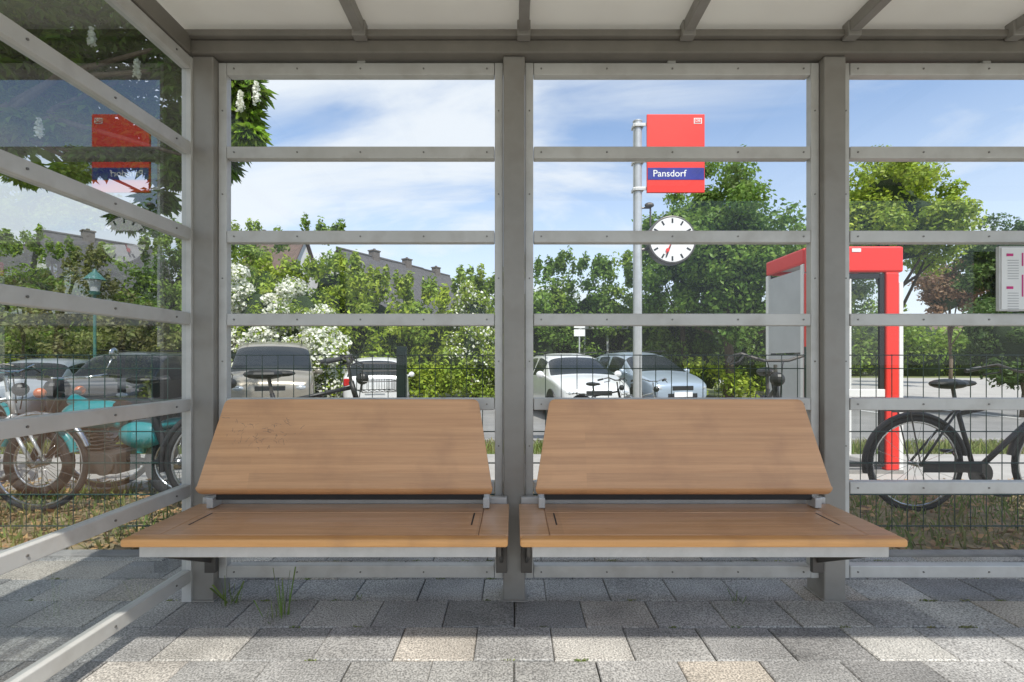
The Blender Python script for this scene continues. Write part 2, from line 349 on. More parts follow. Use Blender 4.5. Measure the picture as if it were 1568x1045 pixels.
tree('lime_tree',bx(1115,17.5),17.5,-.25,hz(408,17.5),(2.75,2.6,3.7),35000,.18,M['leafB'],100,.72,.2,.5,low=-.9)
tree('lime_tree',bx(1045,19.5),19.5,-.25,hz(385,19.5),(1.7,1.7,2.3),12000,.18,M['leafB'],45,.6,.14,.45)
tree('maple_tree',bx(1365,19),19,-.25,hz(345,19),(2.6,2.4,3.2),30000,.18,M['leafC'],90,.7,.18,.5)
tree('maple_tree',bx(1280,21),21,-.25,hz(400,21),(1.8,1.8,2.8),12000,.18,M['leafB'],45,.7,.15,.5)
tree('copper_plum_tree',bx(1455,27),27,-.25,hz(450,27),(1.7,1.6,1.7),9000,.22,M['leafR'],40,.6,.1,.5)
tree('lime_tree',bx(1530,30),30,-.25,hz(395,30),(2.4,1.8,2.3),11000,.22,M['leafD'],45,.7,.13,.5)
tree('yew_tree',bx(1568,12.5),12.5,-.25,hz(520,12.5),(1.2,1.1,1.5),12000,.12,M['leafD'],45,.4,.1,.6,low=-1)
tree('yew_tree',bx(1575,16),16,-.25,hz(430,16),(1.9,1.5,2.4),13000,.15,M['leafD'],50,.5,.12,.65,low=-1)
hd=empty('distant_trees'); C=[];R=[]; q=MB()
for i in range(120):
    x=random.uniform(20,80); C.append((x,48+random.uniform(-2,3),random.uniform(.3,5.6+1.4*math.sin(x*.4)))); R.append((1.8,1.4,1.5))
for i in range(14): core(q,(20+i*4.4,51,1.5),(3,1.5,3.2+math.sin(i*1.8)))
q.obj('inner_growth',M['core'],hd,smooth=True)
foliage('leaves',C,R,17000,.45,M['leafA'],hd)
# chestnut overhanging from the left
ch=empty('chestnut_tree',(-8.6,7.0,0))
def chestleaves(C,R,n,size,parent):
    V=[]
    for i in range(n):
        k=random.randrange(len(C)); d=Vector((random.gauss(0,1),random.gauss(0,1),random.gauss(0,1))).normalized()*random.random()**.4
        p=Vector((C[k][0]+d.x*R[k][0],C[k][1]+d.y*R[k][1],C[k][2]+d.z*R[k][2]))
        nrm=Vector((random.gauss(0,.45),random.gauss(0,.45)-.25,1)).normalized(); a=nrm.orthogonal().normalized(); b=nrm.cross(a); s=size*random.uniform(.7,1.2); ph=random.uniform(0,6.28)
        for j in range(6):
            t=ph+(j-2.5)*.85; L=s*(1-.08*abs(j-2.5)); u=(a*math.cos(t)+b*math.sin(t)); w=nrm.cross(u); tip=p+u*L-nrm*L*.5; mid=p+u*L*.62-nrm*L*.12
            V+= [p,mid+w*L*.17,tip,mid-w*L*.17]
    V=np.array([tuple(v) for v in V]); rawquads('leaves',V,len(V)//4,M['chest'],parent)
cC=[];cR=[]
def cc(px,py,d,r): 
    cC.append((bx(px,d)+8.6,d-7.0,hz(py,d))); cR.append((r,r,r*.8))
for px,py,d,r in [(366,40,5.8,.3),(372,135,5.6,.20),(362,178,5.7,.22),(352,100,5.9,.26),(345,222,5.9,.16),(380,205,5.6,.10),(330,60,6.3,.4),(300,120,6.3,.42),(290,20,6.3,.6),(340,255,5.9,.08),
                  (240,40,6.6,.7),(180,70,6.6,.7),(120,30,6.6,.8),(60,60,6.6,.8),(0,20,6.6,.9),(20,110,7,.7),(90,130,7,.7),(160,150,7,.6),(225,140,7,.6),(270,200,6.8,.4),(230,230,6.6,.35),(262,262,6.4,.25),(180,215,6.6,.35),(240,305,6.4,.16),
                  (50,190,6.6,.25),(110,205,6.6,.28),(150,245,6.4,.22),(35,262,6.4,.14),(110,262,6.3,.12),(5,215,6.6,.16),(-60,100,7,1.0),(-80,0,7,1.2),(-40,-120,7,1.3),(120,-110,7,1.2),(260,-90,6.6,1),(60,-220,7,1.2),(345,-60,6,.6),(195,335,6.2,.08)]:
    cc(px,py,d,r)
chestleaves(cC,cR,4300,.19,ch)
C2,R2=clumps((-1,0,6.6),(3.2,3.2,2.4),60,.9)
C3,R3=clumps((3.9,-2.7,7.3),(2.3,2.0,.9),45,.75,-1)     # added crown out of view, placed to block sun off the low leaves
foliage('upper_and_shading_crown',C2+C3,R2+R3,20000,.3,M['chest'],ch,asp=.4)
t=MB(); t.path([(0,0,-.1),(.1,0,1.5),(0,.1,3),(-.1,0,5),(-.2,0,7)],.34,.1,14)
for tg in (0,3,6,9,11,14,18,20,23,26): 
    s=Vector((0,0,random.uniform(2.8,4.5))); c=Vector(cC[tg]); t.path([s,s*.5+c*.5+Vector((0,0,.5)),c],.07,.012,6)
t.path([(0,0,5),(2,-1.3,6.6),(3.9,-2.7,7.3)],.14,.04,8)  # limb and twigs holding the added shading crown
for i in range(0,45,5): t.path([(3.0,-2.0,7.0),C3[i]],.04,.01,5)
t.obj('trunk',M['bark'],ch,smooth=True)
C=[];R=[]
for px,py,d in [(343,182,5.5),(392,146,5.45),(385,75,5.5),(350,122,5.5),(210,110,6.0),(60,200,6.0),(140,60,6.0),(368,160,5.4)]:
    for j in range(7): C.append((bx(px,d)+8.6,d-7.0,hz(py,d)-.05+j*.03)); R.append((.05-.005*j,)*3)
foliage('flower_candles',C,R,1300,.038,M['blossom'],ch,asp=.9)
def blades(name,n,area,h,mat,par=None,wk=1.0,lean=.35):
    x=rng.uniform(area[0],area[1],n); y=rng.uniform(area[2],area[3],n); z=np.array([gz(v) for v in y])-.03
    a=rng.uniform(0,6.28,n); hh=h*rng.uniform(.4,1.2,n); w=(.004+hh*.03)*wk
    lx=rng.normal(size=n)*hh*lean; ly=rng.normal(size=n)*hh*lean
    ca,sa=np.cos(a)*w,np.sin(a)*w
    A=np.stack([x-ca,y-sa,z],1);B=np.stack([x+ca,y+sa,z],1);Cc=np.stack([x+lx*.9+ca*.3,y+ly*.9+sa*.3,z+hh],1);Dd=np.stack([x+lx-ca*.3,y+ly-sa*.3,z+hh],1)
    return rawquads(name,np.stack([A,B,Cc,Dd],1).reshape(-1,3),n,mat,par)
blades('verge_grass',16000,(-9,14,6.25,7.85),.14,M['blade'])
blades('wild_grass',7000,(-6,6,2.9,4.25),.10,M['blade'])
n=6500; x=rng.uniform(-6,6,n); y=rng.uniform(2.88,4.6,n); P=np.stack([x,y,np.full(n,-.005)+rng.random(n)*.02],1)
tv=rng.normal(size=(n,3))*np.array([1,1,.25]); tv/=np.linalg.norm(tv,axis=1)[:,None]; wv=np.cross(tv,np.array([0,0,1.])+rng.normal(size=(n,3))*.3); s=rng.uniform(.015,.045,n)[:,None]
rawquads('leaf_litter',np.stack([P-tv*s,P+wv*s*.5,P+tv*s,P-wv*s*.5],1).reshape(-1,3),n,M['litter'],None)
def weed(x,y,n,h,lean=.16):
    w=blades('weed_tuft',n,(x-.03,x+.03,y-.02,y+.02),h,M['blade'],None,.3,lean)
weed(bx(430,2.13),2.13,13,.23,.12); weed(bx(420,2.13),2.10,12,.08,.4); weed(bx(345,2.2),2.24,22,.14,.3); weed(bx(1133,2.2),2.25,16,.07,.4); weed(bx(555,2.3),2.28,8,.05,.4); weed(bx(395,2.1),2.2,7,.05,.4); weed(bx(885,2.1),2.29,7,.03,.4); weed(bx(300,2.1),2.06,9,.03,.5)
C=[];R=[]
for i in range(60):
    r_=random.randint(13,19); C.append((random.uniform(-2.4,2.6),-1.6+.2275*r_,.0)); R.append((.03,.006,.006))
foliage('joint_moss',C,R,1300,.010,M['blade'],None)
# ---------------------------------------------------------------- SHELTER
sh=empty('bus_shelter')
XL=-1.5; cols=[-1.434,0.0,1.478,2.955,4.43]
RZ=[2.47,2.08,1.687,1.299,.904,.513,.121]
m=MB()
for x in cols:
    m.box((x-.05,2.26,.0),(x+.05,2.40,2.51))
m.obj('columns',M['col'],sh,bevel=.006)
m=MB()
for x in cols:
    m.box((x-.06,2.25,0),(x+.06,2.41,.007))
m.obj('base_plates',M['col'],sh,bevel=.002)
fr=MB(); rl=MB(); bo=MB()
for i in range(4):
    a,b=cols[i]+.052,cols[i+1]-.052
    fr.box((a,2.295,.09),(a+.038,2.335,2.5)); fr.box((b-.038,2.295,.09),(b,2.335,2.5))
    for z in RZ: 
        rl.box((a+.04,2.292,z-.028),(b-.04,2.338,z+.028))
        k=5
        for j in range(k):
            xx=a+.075+(b-a-.15)*j/(k-1); bo.cyl((xx,2.293,z),(xx,2.289,z),.0042,n=8)
    for xx in (a+.02,b-.02):
        for z in [RZ[q]-.195 for q in range(6)]: bo.cyl((xx,2.296,z),(xx,2.292,z),.0038,n=8)
    rl.box(((a+b)/2-.02,2.30,2.498),((a+b)/2+.02,2.33,2.515))
y0=.35
for z in RZ:
    rl.box((XL-.022,y0,z-.028),(XL+.022,2.245,z+.028))
    for j in range(6):
        yy=.5+j*.33; bo.cyl((XL+.021,yy,z),(XL+.026,yy,z),.0042,n=8)
fr.box((XL-.022,2.247,.0),(XL+.022,2.30,2.5)); fr.box((XL-.022,.30,.0),(XL+.022,.348,2.5))
fr.obj('window_stiles',M['frame'],sh,bevel=.003); rl.obj('window_rails',M['frame'],sh,bevel=.004); bo.obj('bolts',M['screw'],sh)
g=MB()
for i in range(4):
    a,b=cols[i]+.07,cols[i+1]-.07
    for q in range(6):
        g.add([(a,2.314,RZ[q+1]),(b,2.314,RZ[q+1]),(b,2.314,RZ[q]),(a,2.314,RZ[q])],[(0,1,2,3)])
g.obj('back_glass',M['glass'],sh)
g=MB()
for q in range(6):
    g.add([(XL,y0,RZ[q+1]),(XL,2.25,RZ[q+1]),(XL,2.25,RZ[q]),(XL,y0,RZ[q])],[(0,1,2,3)])
g.obj('side_glass',M['glass2'],sh)
hb=MB(); hb.box((-1.54,2.24,2.512),(4.9,2.42,2.572)); hb.box((-1.54,2.215,2.574),(4.9,2.40,2.605))
hb.box((XL-.03,.36,2.503),(XL+.03,2.238,2.59)); hb.box((-1.54,.30,2.52),(4.9,.358,2.66))
hb.obj('header_beam',M['head'],sh,bevel=.006)
rb=MB(); 
xs=[-1.434+.739*i for i in range(1,9)]
for x in xs: rb.box((x-.023,.36,2.578),(x+.023,2.212,2.632)); rb.box((x-.03,2.19,2.56),(x+.03,2.236,2.63))
rb.obj('roof_beams',M['col'],sh,bevel=.004)
rp=MB()
ex=[-1.60]+xs
for a,b in zip(ex[:-1],ex[1:]): rp.box((a+.004,.31,2.636),(b-.004,2.44,2.648))
rp.obj('roof_sheets',M['roof'],sh)
# ---------------------------------------------------------------- BENCHES
def bench(x0,x1,name,graffiti):
    e=empty(name,((x0+x1)/2,0,0)); w=(x1-x0)/2
    s=MB(); yf,yb=1.765,2.215; top=.462; en=.11
    rows=6; dep=(yb-yf-.05)/rows
    for i in range(rows):
        a=yf+.05+dep*i
        s.box((-w+en+.001,a+.0009,top-.026),(w-en-.001,a+dep-.0009,top+(.0 if i%2 else .0004)))
    s.obj('seat_slats',M['wood2'],e,bevel=.0014)
    s=MB(); s.box((-w,yf+.0515,top-.026),(-w+en,yb,top+.0003)); s.box((w-en,yf+.0515,top-.026),(w,yb,top+.0003)); s.obj('seat_ends',M['wood2'],e,bevel=.004)
    s=MB(); s.box((-w,yf,top-.03),(w,yf+.05,top+.0006)); s.obj('seat_nosing',M['woodedge'],e,bevel=.010,segs=4)
    s=MB(); 
    for q in (-1,1): s.box((q*(w-en-.035)-.003,yf+.16,top-.001),(q*(w-en-.035)+.003,yf+.31,top+.001))
    s.obj('slot_inserts',M['black'],e)
    s=MB(); s.box((-w+.045,1.80,top-.078),(w-.045,1.83,top-.032)); s.box((-w+.045,1.832,top-.07),(-w+.075,2.24,top-.034)); s.box((w-.075,1.832,top-.07),(w-.045,2.24,top-.034)); s.box((-w+.077,2.18,top-.075),(w-.077,2.22,top-.034))
    s.obj('seat_frame',M['alu'],e,bevel=.003)
    pts=[]; yt,zt,ybm,zb=2.185,.935,2.085,.575; w0,w1=.562,.626
    n=22
    for i in range(n+1):
        t=i/n; z=zt+(zb-zt)*t; y=yt+(ybm-yt)*t; hw=w0+(w1-w0)*t
        pts.append((y,z,hw))
    R=.045
    for i in range(1,10):
        a=math.radians(10*i); z=zb-R*math.sin(a); y=ybm-.006+R*(1-math.cos(a)); hw=w1+.004-(.035*(1-math.sqrt(max(0,1-(i/9)**2))))
        pts.append((y,z,hw))
    extra=[]; r=.022
    for k_ in range(0,5):
        dz=r*k_/5; t=dz/(zt-zb); extra.append((yt+(ybm-yt)*t,zt-dz,w0+(w1-w0)*t-(r-math.sqrt(max(0,r*r-(r-dz)**2)))))
    pts=extra+[p for p in pts if zt-p[1]>=r-1e-4]
    nx=16; vs=[];fs=[]
    for y,z,hw in pts:
        for j in range(nx+1):
            u=-1+2*j/nx; vs.append((u*hw,y,z))
    K=len(pts)
    for i in range(K-1):
        for j in range(nx):
            a=i*(nx+1)+j; fs.append((a,a+nx+1,a+nx+2,a+1))
    mb=MB(); mb.add(vs,fs); o=mb.obj('backrest',M['wood'],e,smooth=True,solid=.026); o.modifiers['s'].offset=-1
    bv=o.modifiers.new('b','BEVEL'); bv.width=.004; bv.segments=3; bv.limit_method='ANGLE'; bv.angle_limit=math.radians(50)
    s=MB(); s.box((-.585,2.15,.497),(.585,2.19,.528)); s.obj('carrier_rail',M['black'],e,bevel=.003)
    s=MB()
    for q in (-1,1):
        s.box((q*.60-.014,2.13,.466),(q*.60+.014,2.20,.51)); s.box((q*.50-.02,2.195,.50),(q*.50+.02,2.225,.86))
    s.box((-w+.01,2.222,.455),(w-.01,2.254,.488))
    s.obj('back_brackets',M['alu'],e,bevel=.003)
    s=MB()
    for q in (-1,1):
        xx=q*(w-.035)
        s.add([(xx-.007,1.90,top-.078),(xx+.007,1.90,top-.078),(xx+.007,2.25,.26),(xx-.007,2.25,.26),(xx-.007,1.90,top-.115),(xx+.007,1.90,top-.115),(xx+.007,2.25,.18),(xx-.007,2.25,.18),(xx-.007,2.25,top-.078),(xx+.007,2.25,top-.078)],
              [(0,1,9,8),(8,9,6,7),(4,7,6,5),(0,4,5,1),(0,8,7,4),(1,5,6,9)])
        s.cyl((xx-.02,2.0,top-.10),(xx+.02,2.0,top-.10),.013); s.cyl((xx-.018,2.2,.30),(xx+.018,2.2,.30),.012)
        s.box((xx-.025,2.235,.14),(xx+.025,2.258,.42))
    s.obj('cantilever_brackets',M['bolt'],e,bevel=.002)
    if graffiti:
        s=MB()
        def sp(u,z):
            t=(zt-z)/(zt-zb); return Vector((u,yt+(ybm-yt)*t+.0001,z))
        rr=random.Random(11)
        for cx_,cz_,nn_ in ((-.50,.85,4),(-.44,.825,7),(-.36,.80,9),(-.28,.825,8),(-.49,.79,8),(-.50,.755,5),(-.40,.76,7),(-.30,.76,8),(-.34,.72,5),(-.24,.79,4)):
            for k_ in range(nn_):
                x=cx_+rr.gauss(0,.025); z=cz_+rr.gauss(0,.011); a=rr.uniform(0,3.14)
                p=[sp(x,z)]; 
                for q_ in range(rr.randint(1,4)):
                    a+=rr.uniform(-.9,.9); x+=math.cos(a)*rr.uniform(.004,.012); z+=math.sin(a)*rr.uniform(.004,.010); p.append(sp(x,z))
                for a_,b_ in zip(p[:-1],p[1:]): s.cyl(a_,b_,rr.choice((.0004,.0006,.0009)),n=5)
        s.obj('scratched_graffiti',M['scratch'],e)
    return e
bench(-1.42,-.022,'bench',True); bench(.022,1.42,'bench',False)
e=empty('timetable_board',(bx(1530,2.25),2.25,0)); s=MB(); s.box((0,0,1.335),(.46,.018,1.632)); s.obj('frame',M['alu'],e,bevel=.003)
s=MB(); s.box((.008,-.003,1.343),(.452,-.0005,1.624)); s.obj('sheet',M['white'],e)
s=MB(); s2=MB()
for i in range(2):
    for j in range(4):
        x0=.03+j*.1
        s.box((x0,-.0045,1.585-i*.15),(x0+.03,-.0032,1.597-i*.15)); s.box((x0+.07,-.0045,1.40+i*.14),(x0+.076,-.0032,1.50+i*.10))
        for k_ in range(8): s2.box((x0+.005,-.0045,1.565-i*.15-k_*.012),(x0+.055,-.0032,1.567-i*.15-k_*.012))
s.obj('magenta_print',M['magenta'],e); s2.obj('text_lines',M['greyprint'],e)
# ---------------------------------------------------------------- FENCE
f=empty('mesh_fence',(0,3.12,0)); s=MB()
x=-8.0
while x<8: s.cyl((x,0,.03),(x,0,1.15),.0027,n=5); x+=.1
for z in [.06+.2*i for i in range(6)]+[1.145]:
    for dy in (-.006,.006): s.cyl((-8,dy,z),(8,dy,z),.0032,n=5)
s.obj('wire_panels',M['fence'],f)
s=MB()
for x in (-5.72,-3.9,-.72,1.9,4.28,6.78): s.box((x-.03,.012,-.1),(x+.03,.05,1.2))
s.obj('posts',M['fence'],f,bevel=.003)
# ---------------------------------------------------------------- STATION SIGN + CLOCK
d=6.46; e=empty('station_sign',(bx(976,d),d,gz(d)))
zo=-gz(d); Z=lambda py: hz(py,d)+zo; X=lambda px: bx(px,d)-bx(976,d)
s=MB(); s.cyl((0,0,0),(0,0,Z(188)),.058,n=20); s.obj('pole',M['silverbike'],e,smooth=False)
s=MB(); s.cyl((0,0,Z(188)),(0,0,Z(186)),.062,n=20); 
for py in (195,250,292): s.box((-.05,-.075,Z(py)-.02),(X(990),-.06,Z(py)+.02)); s.box((-.07,-.062,Z(py)-.02),(.07,.062,Z(py)+.02))
s.obj('clamps',M['alu'],e,bevel=.003)
s=MB(); s.box((X(987.5),-.10,Z(299)),(X(1074.5),-.066,Z(181))); s.obj('panel',M['red'],e,bevel=.004)
s=MB(); s.box((X(988.5),-.104,Z(280)),(X(1073.5),-.1005,Z(262))); s.obj('name_band',M['blue'],e)
s=MB(); s.box((X(1058),-.104,Z(195.5)),(X(1070),-.1005,Z(187))); s.obj('logo_plate',M['white'],e)
s=MB(); s.box((X(1059.3),-.1065,Z(194.3)),(X(1068.7),-.1045,Z(188.2))); s.obj('logo_field',M['red'],e)
def text(t,name,loc,size,mat,par,ax=math.pi/2):
    c=bpy.data.curves.new(name,'FONT'); c.body=t; c.size=size; c.extrude=.0008; c.offset=.0005; c.align_x='LEFT'; c.align_y='CENTER'; c.materials.append(mat)
    o=bpy.data.objects.new(name,c); scene.collection.objects.link(o); o.parent=par; o.location=loc; o.rotation_euler=(ax,0,0); return o
text('Pansdorf','name_text',(X(996),-.106,Z(271)),.122,M['white'],e)
text('DB','logo_text',(X(1060),-.1085,Z(191.2)),.05,M['white'],e)
c=empty('station_clock',(bx(1026,d),d-.02,hz(370,d)))
s=MB(); s.cyl((0,-.07,0),(0,.07,0),.315,n=48); s.obj('housing',M['bolt'],c,bevel=.01)
s=MB(); s.cyl((0,-.0745,0),(0,-.071,0),.288,n=48); s.obj('face',M['white'],c)
s=MB()
for i in range(12):
    a=i*math.pi/6; r=Matrix.Rotation(a,4,'Y')
    s.box((-.011,-.0775,.215),(.011,-.0755,.275),r)
s.box((-.012,-.081,-.05),(.012,-.079,.15),Matrix.Rotation(math.radians(80),4,'Y')); s.box((-.009,-.084,-.05),(.009,-.082,.24),Matrix.Rotation(math.radians(200),4,'Y'))
s.obj('dial_marks',M['black'],c)
s=MB(); r=Matrix.Rotation(math.radians(205),4,'Y'); s.box((-.004,-.087,-.06),(.004,-.085,.2),r); s.cyl((r@Vector((0,-.085,.15))),(r@Vector((0,-.088,.15))),.024,n=16); s.cyl((0,-.085,0),(0,-.088,0),.014,n=12); s.obj('second_hand',M['red'],c)
s=MB(); px_=bx(976,d)-bx(1026,d)
s.path([(px_,.02,.44),(px_+.17,.02,.44),(px_+.17,.02,.2)],.012); s.path([(px_,.02,-.12),(-.3,.02,-.1)],.022); s.path([(px_,.02,.12),(-.28,.02,.1)],.022)
s.ball((px_+.15,0,.47),.045,12,8,(1.4,1,.8)); s.obj('bracket',M['bolt'],c)
# ---------------------------------------------------------------- PHONE BOOTH
x0,x1,ya,yb_=2.93,3.89,4.9,5.72; zt=2.26
e=empty('telephone_booth',(x0,ya,0)); w=x1-x0; dp=yb_-ya
s=MB(); s.box((0,0,2.0),(w,.07,zt)); s.box((0,.072,2.10),(.05,dp,zt)); s.box((w-.05,.072,2.10),(w,dp,zt)); s.box((.052,dp-.05,2.10),(w-.052,dp,zt)); s.obj('header',M['red'],e,bevel=.02)
s=MB(); s.box((.052,.072,2.14),(w-.052,dp-.052,2.2)); s.obj('roof',M['offwhite'],e)
s=MB(); s.box((w-.175,.0,.02),(w-.045,.07,1.998)); s.box((0,.0,.02),(.05,.07,1.998)); s.obj('front_posts',M['red'],e,bevel=.012)
s=MB(); s.box((w-.043,.004,.02),(w,.068,1.9)); s.box((0,.074,.02),(.03,.13,2.097)); s.box((0,dp-.06,.02),(.03,dp,2.097)); s.box((w-.03,dp-.06,.02),(w,dp,2.097)); s.box((w-.03,.074,.02),(w,.12,2.097))
s.box((.052,.01,.75),(w-.178,.05,.83)); s.obj('side_posts',M['white'],e,bevel=.006)
s=MB(); s.box((.004,.132,.1),(.024,dp-.062,1.18)); s.box((.004,.132,1.20),(.02,dp-.062,2.05)); s.obj('side_panel',M['offwhite'],e,bevel=.003)
s=MB(); s.box((.052,.02,.05),(.10,.05,1.99)); s.box((w-.225,.02,.05),(w-.178,.05,1.99)); s.box((.102,.02,1.94),(w-.227,.05,1.99)); s.box((.102,.02,.05),(w-.227,.05,.10)); s.box((.05,dp-.04,.05),(.10,dp-.01,2.09)); s.box((w-.1,dp-.04,.05),(w-.05,dp-.01,2.09)); s.obj('door_frame',M['black'],e,bevel=.003)
s=MB(); s.add([(.1,.035,.1),(w-.227,.035,.1),(w-.227,.035,1.94),(.1,.035,1.94)],[(0,1,2,3)]); s.add([(.1,dp-.025,.1),(w-.1,dp-.025,.1),(w-.1,dp-.025,2.09),(.1,dp-.025,2.09)],[(0,1,2,3)]); s.add([(w-.015,.12,.1),(w-.015,dp-.06,.1),(w-.015,dp-.06,2.09),(w-.015,.12,2.09)],[(0,1,2,3)]); s.obj('panes',M['glass'],e)
s=MB(); s.box((.30,dp-.2,1.05),(.58,dp-.05,1.62)); s.box((.28,dp-.24,1.0),(.62,dp-.05,1.03)); s.obj('telephone',M['bolt'],e,bevel=.01)
s=MB(); s.path([(.34,dp-.23,1.5),(.33,dp-.25,1.38),(.34,dp-.23,1.26)],.02); s.path([(.34,dp-.24,1.26),(.36,dp-.3,1.1),(.42,dp-.25,1.2)],.006); s.obj('handset',M['black'],e)
s=MB(); s.box((0,0,-.02),(w,dp,.02)); s.obj('base',M['kerb'],e)
s=MB(); s.box((.44,-.004,2.20),(.53,-.0005,2.235)); s.obj('logo_plate',M['white'],e)
# ---------------------------------------------------------------- BICYCLES
def bicycle(x,y,rot,col,basket=False,sc=1.0,name='bicycle',lean=.0):
    e=empty(name,(x,y,gz(y)),rot,sc); e.rotation_euler=(lean,0,rot)
    Rw=.335; A=(-.52,0,.35); B=(.55,0,.35)
    s=MB(); s.torus(A,Rw,.019); s.torus(B,Rw,.019); s.obj('tyres',M['rubber'],e,smooth=True)
    s=MB(); 
    for c in (A,B):
        s.torus(c,Rw-.024,.009,36,6); s.cyl((c[0],-.05,c[2]),(c[0],.05,c[2]),.016)
        for i in range(18):
            a=i*math.pi/9; s.cyl((c[0],.02*(-1)**i,c[2]),(c[0]+.31*math.cos(a),0,c[2]+.31*math.sin(a)),.0014,n=4)
    s.obj('wheels',M['chrome'],e)
    bb=Vector((-.08,0,.29)); st=Vector((-.22,0,.80)); ht=Vector((.335,0,.88)); hb_=Vector((.38,0,.72))
    s=MB(); s.cyl(bb,st,.016); s.cyl(bb,hb_,.019); s.cyl(st+Vector((.02,0,-.08)),ht+Vector((0,0,-.05)),.016); s.cyl(ht,hb_,.021)
    for q in (-.05,.05):
        s.cyl(bb+Vector((0,q*.6,0)),(A[0],q,A[2]),.009); s.cyl(st+Vector((0,q*.3,-.06)),(A[0],q,A[2]),.008); s.path([hb_+Vector((0,q*.7,-.02)),(.42,q,.6),(B[0],q,B[2])],.011)
    s.obj('frame',M[col],e,smooth=True)
    s=MB(); s.torus(A,Rw+.035,.018,20,6,math.radians(10),math.radians(190),1.4); s.torus(B,Rw+.035,.018,20,6,math.radians(20),math.radians(170),1.4); s.obj('mudguards',M[col] if col!='silverbike' else M['chrome'],e,smooth=True)
    s=MB(); s.cyl(st,(-.24,0,.92),.013); s.cyl(ht,(.315,0,1.0),.013); s.path([(.26,-.29,1.06),(.31,-.22,1.08),(.33,-.08,1.03),(.33,.08,1.03),(.31,.22,1.08),(.26,.29,1.06)],.011)
    s.box((-.72,-.05,.735),(-.28,-.04,.745)); s.box((-.72,.04,.735),(-.28,.05,.745)); s.box((-.72,-.06,.746),(-.70,.06,.752)); s.box((-.52,-.06,.746),(-.50,.06,.752)); s.cyl((-.6,-.06,.74),(A[0],-.055,A[2]),.005); s.cyl((-.6,.06,.74),(A[0],.055,A[2]),.005)
    s.cyl((bb.x,-.06,bb.z),(bb.x+.1,-.065,bb.z-.13),.009); s.cyl((bb.x,.06,bb.z),(bb.x-.1,.065,bb.z+.13),.009); s.cyl((bb.x,-.05,bb.z),(bb.x,-.045,bb.z),.09,n=24)
    s.obj('fittings',M['chrome'] if col=='silverbike' else M['bolt'],e)
    s=MB(); s.ball((-.27,0,.94),.13,12,8,(1.05,.62,.30)); s.ball((-.15,0,.945),.07,10,6,(1.3,.4,.35)); 
    for q in (-1,1): s.cyl((.24,q*.29,1.055),(.13,q*.30,1.03),.017); s.path([(.31,q*.2,1.07),(.35,q*.24,1.02),(.27,q*.3,1.0)],.006)
    s.box((bb.x+.06,-.12,bb.z-.15),(bb.x+.15,-.07,bb.z-.13)); s.box((bb.x-.15,.07,bb.z+.13),(bb.x-.06,.12,bb.z+.15)); s.box((-.50,-.06,.30),(-.08,-.048,.38)) 
    s.ball((.42,0,.9),.05,10,8); s.path([(.33,.05,1.03),(.43,.03,.98),(.40,.02,.75)],.004); s.path([(.32,-.12,1.05),(.42,-.06,1.02),(.41,-.02,.8)],.004)
    s.obj('saddle_grips_chainguard',M['black'],e,smooth=False)
    if basket:
        s=MB()
        for z in (.80,.88,.96,1.02): s.path([(.40,-.17,z),(.68,-.17,z),(.68,.17,z),(.40,.17,z),(.40,-.17,z)],.004,n=5)
        for i in range(8):
            for q in (-.17,.17): s.cyl((.40+.04*i,q,.80),(.40+.04*i,q,1.02),.0025,n=4)
            s.cyl((.68,-.17+.0486*i,.80),(.68,-.17+.0486*i,1.02),.0025,n=4)
            s.cyl((.40+.04*i,-.17,.80),(.40+.04*i,.17,.80),.0025,n=4)
        s.obj('basket',M['black'],e)
    return e
bicycle(bx(1478,3.78),3.62,0,'black')
bicycle(bx(470,4.0),3.95,math.radians(25),'black',True,1.07)
bicycle(bx(1196,3.9)+.02,4.1,math.radians(-112),'black',False,1.08)
bicycle(bx(985,8.6),8.6,math.radians(-75),'silverbike',False,1.0)
bicycle(bx(925,8.9),9.0,math.radians(-50),'black',False,1.0)
bicycle(bx(60,3.62)-.56,3.6,math.radians(3),'silverbike')
bicycle(bx(-10,4.9),4.8,math.radians(150),'teal')
bicycle(bx(262,4.4),4.5,math.radians(20),'black')
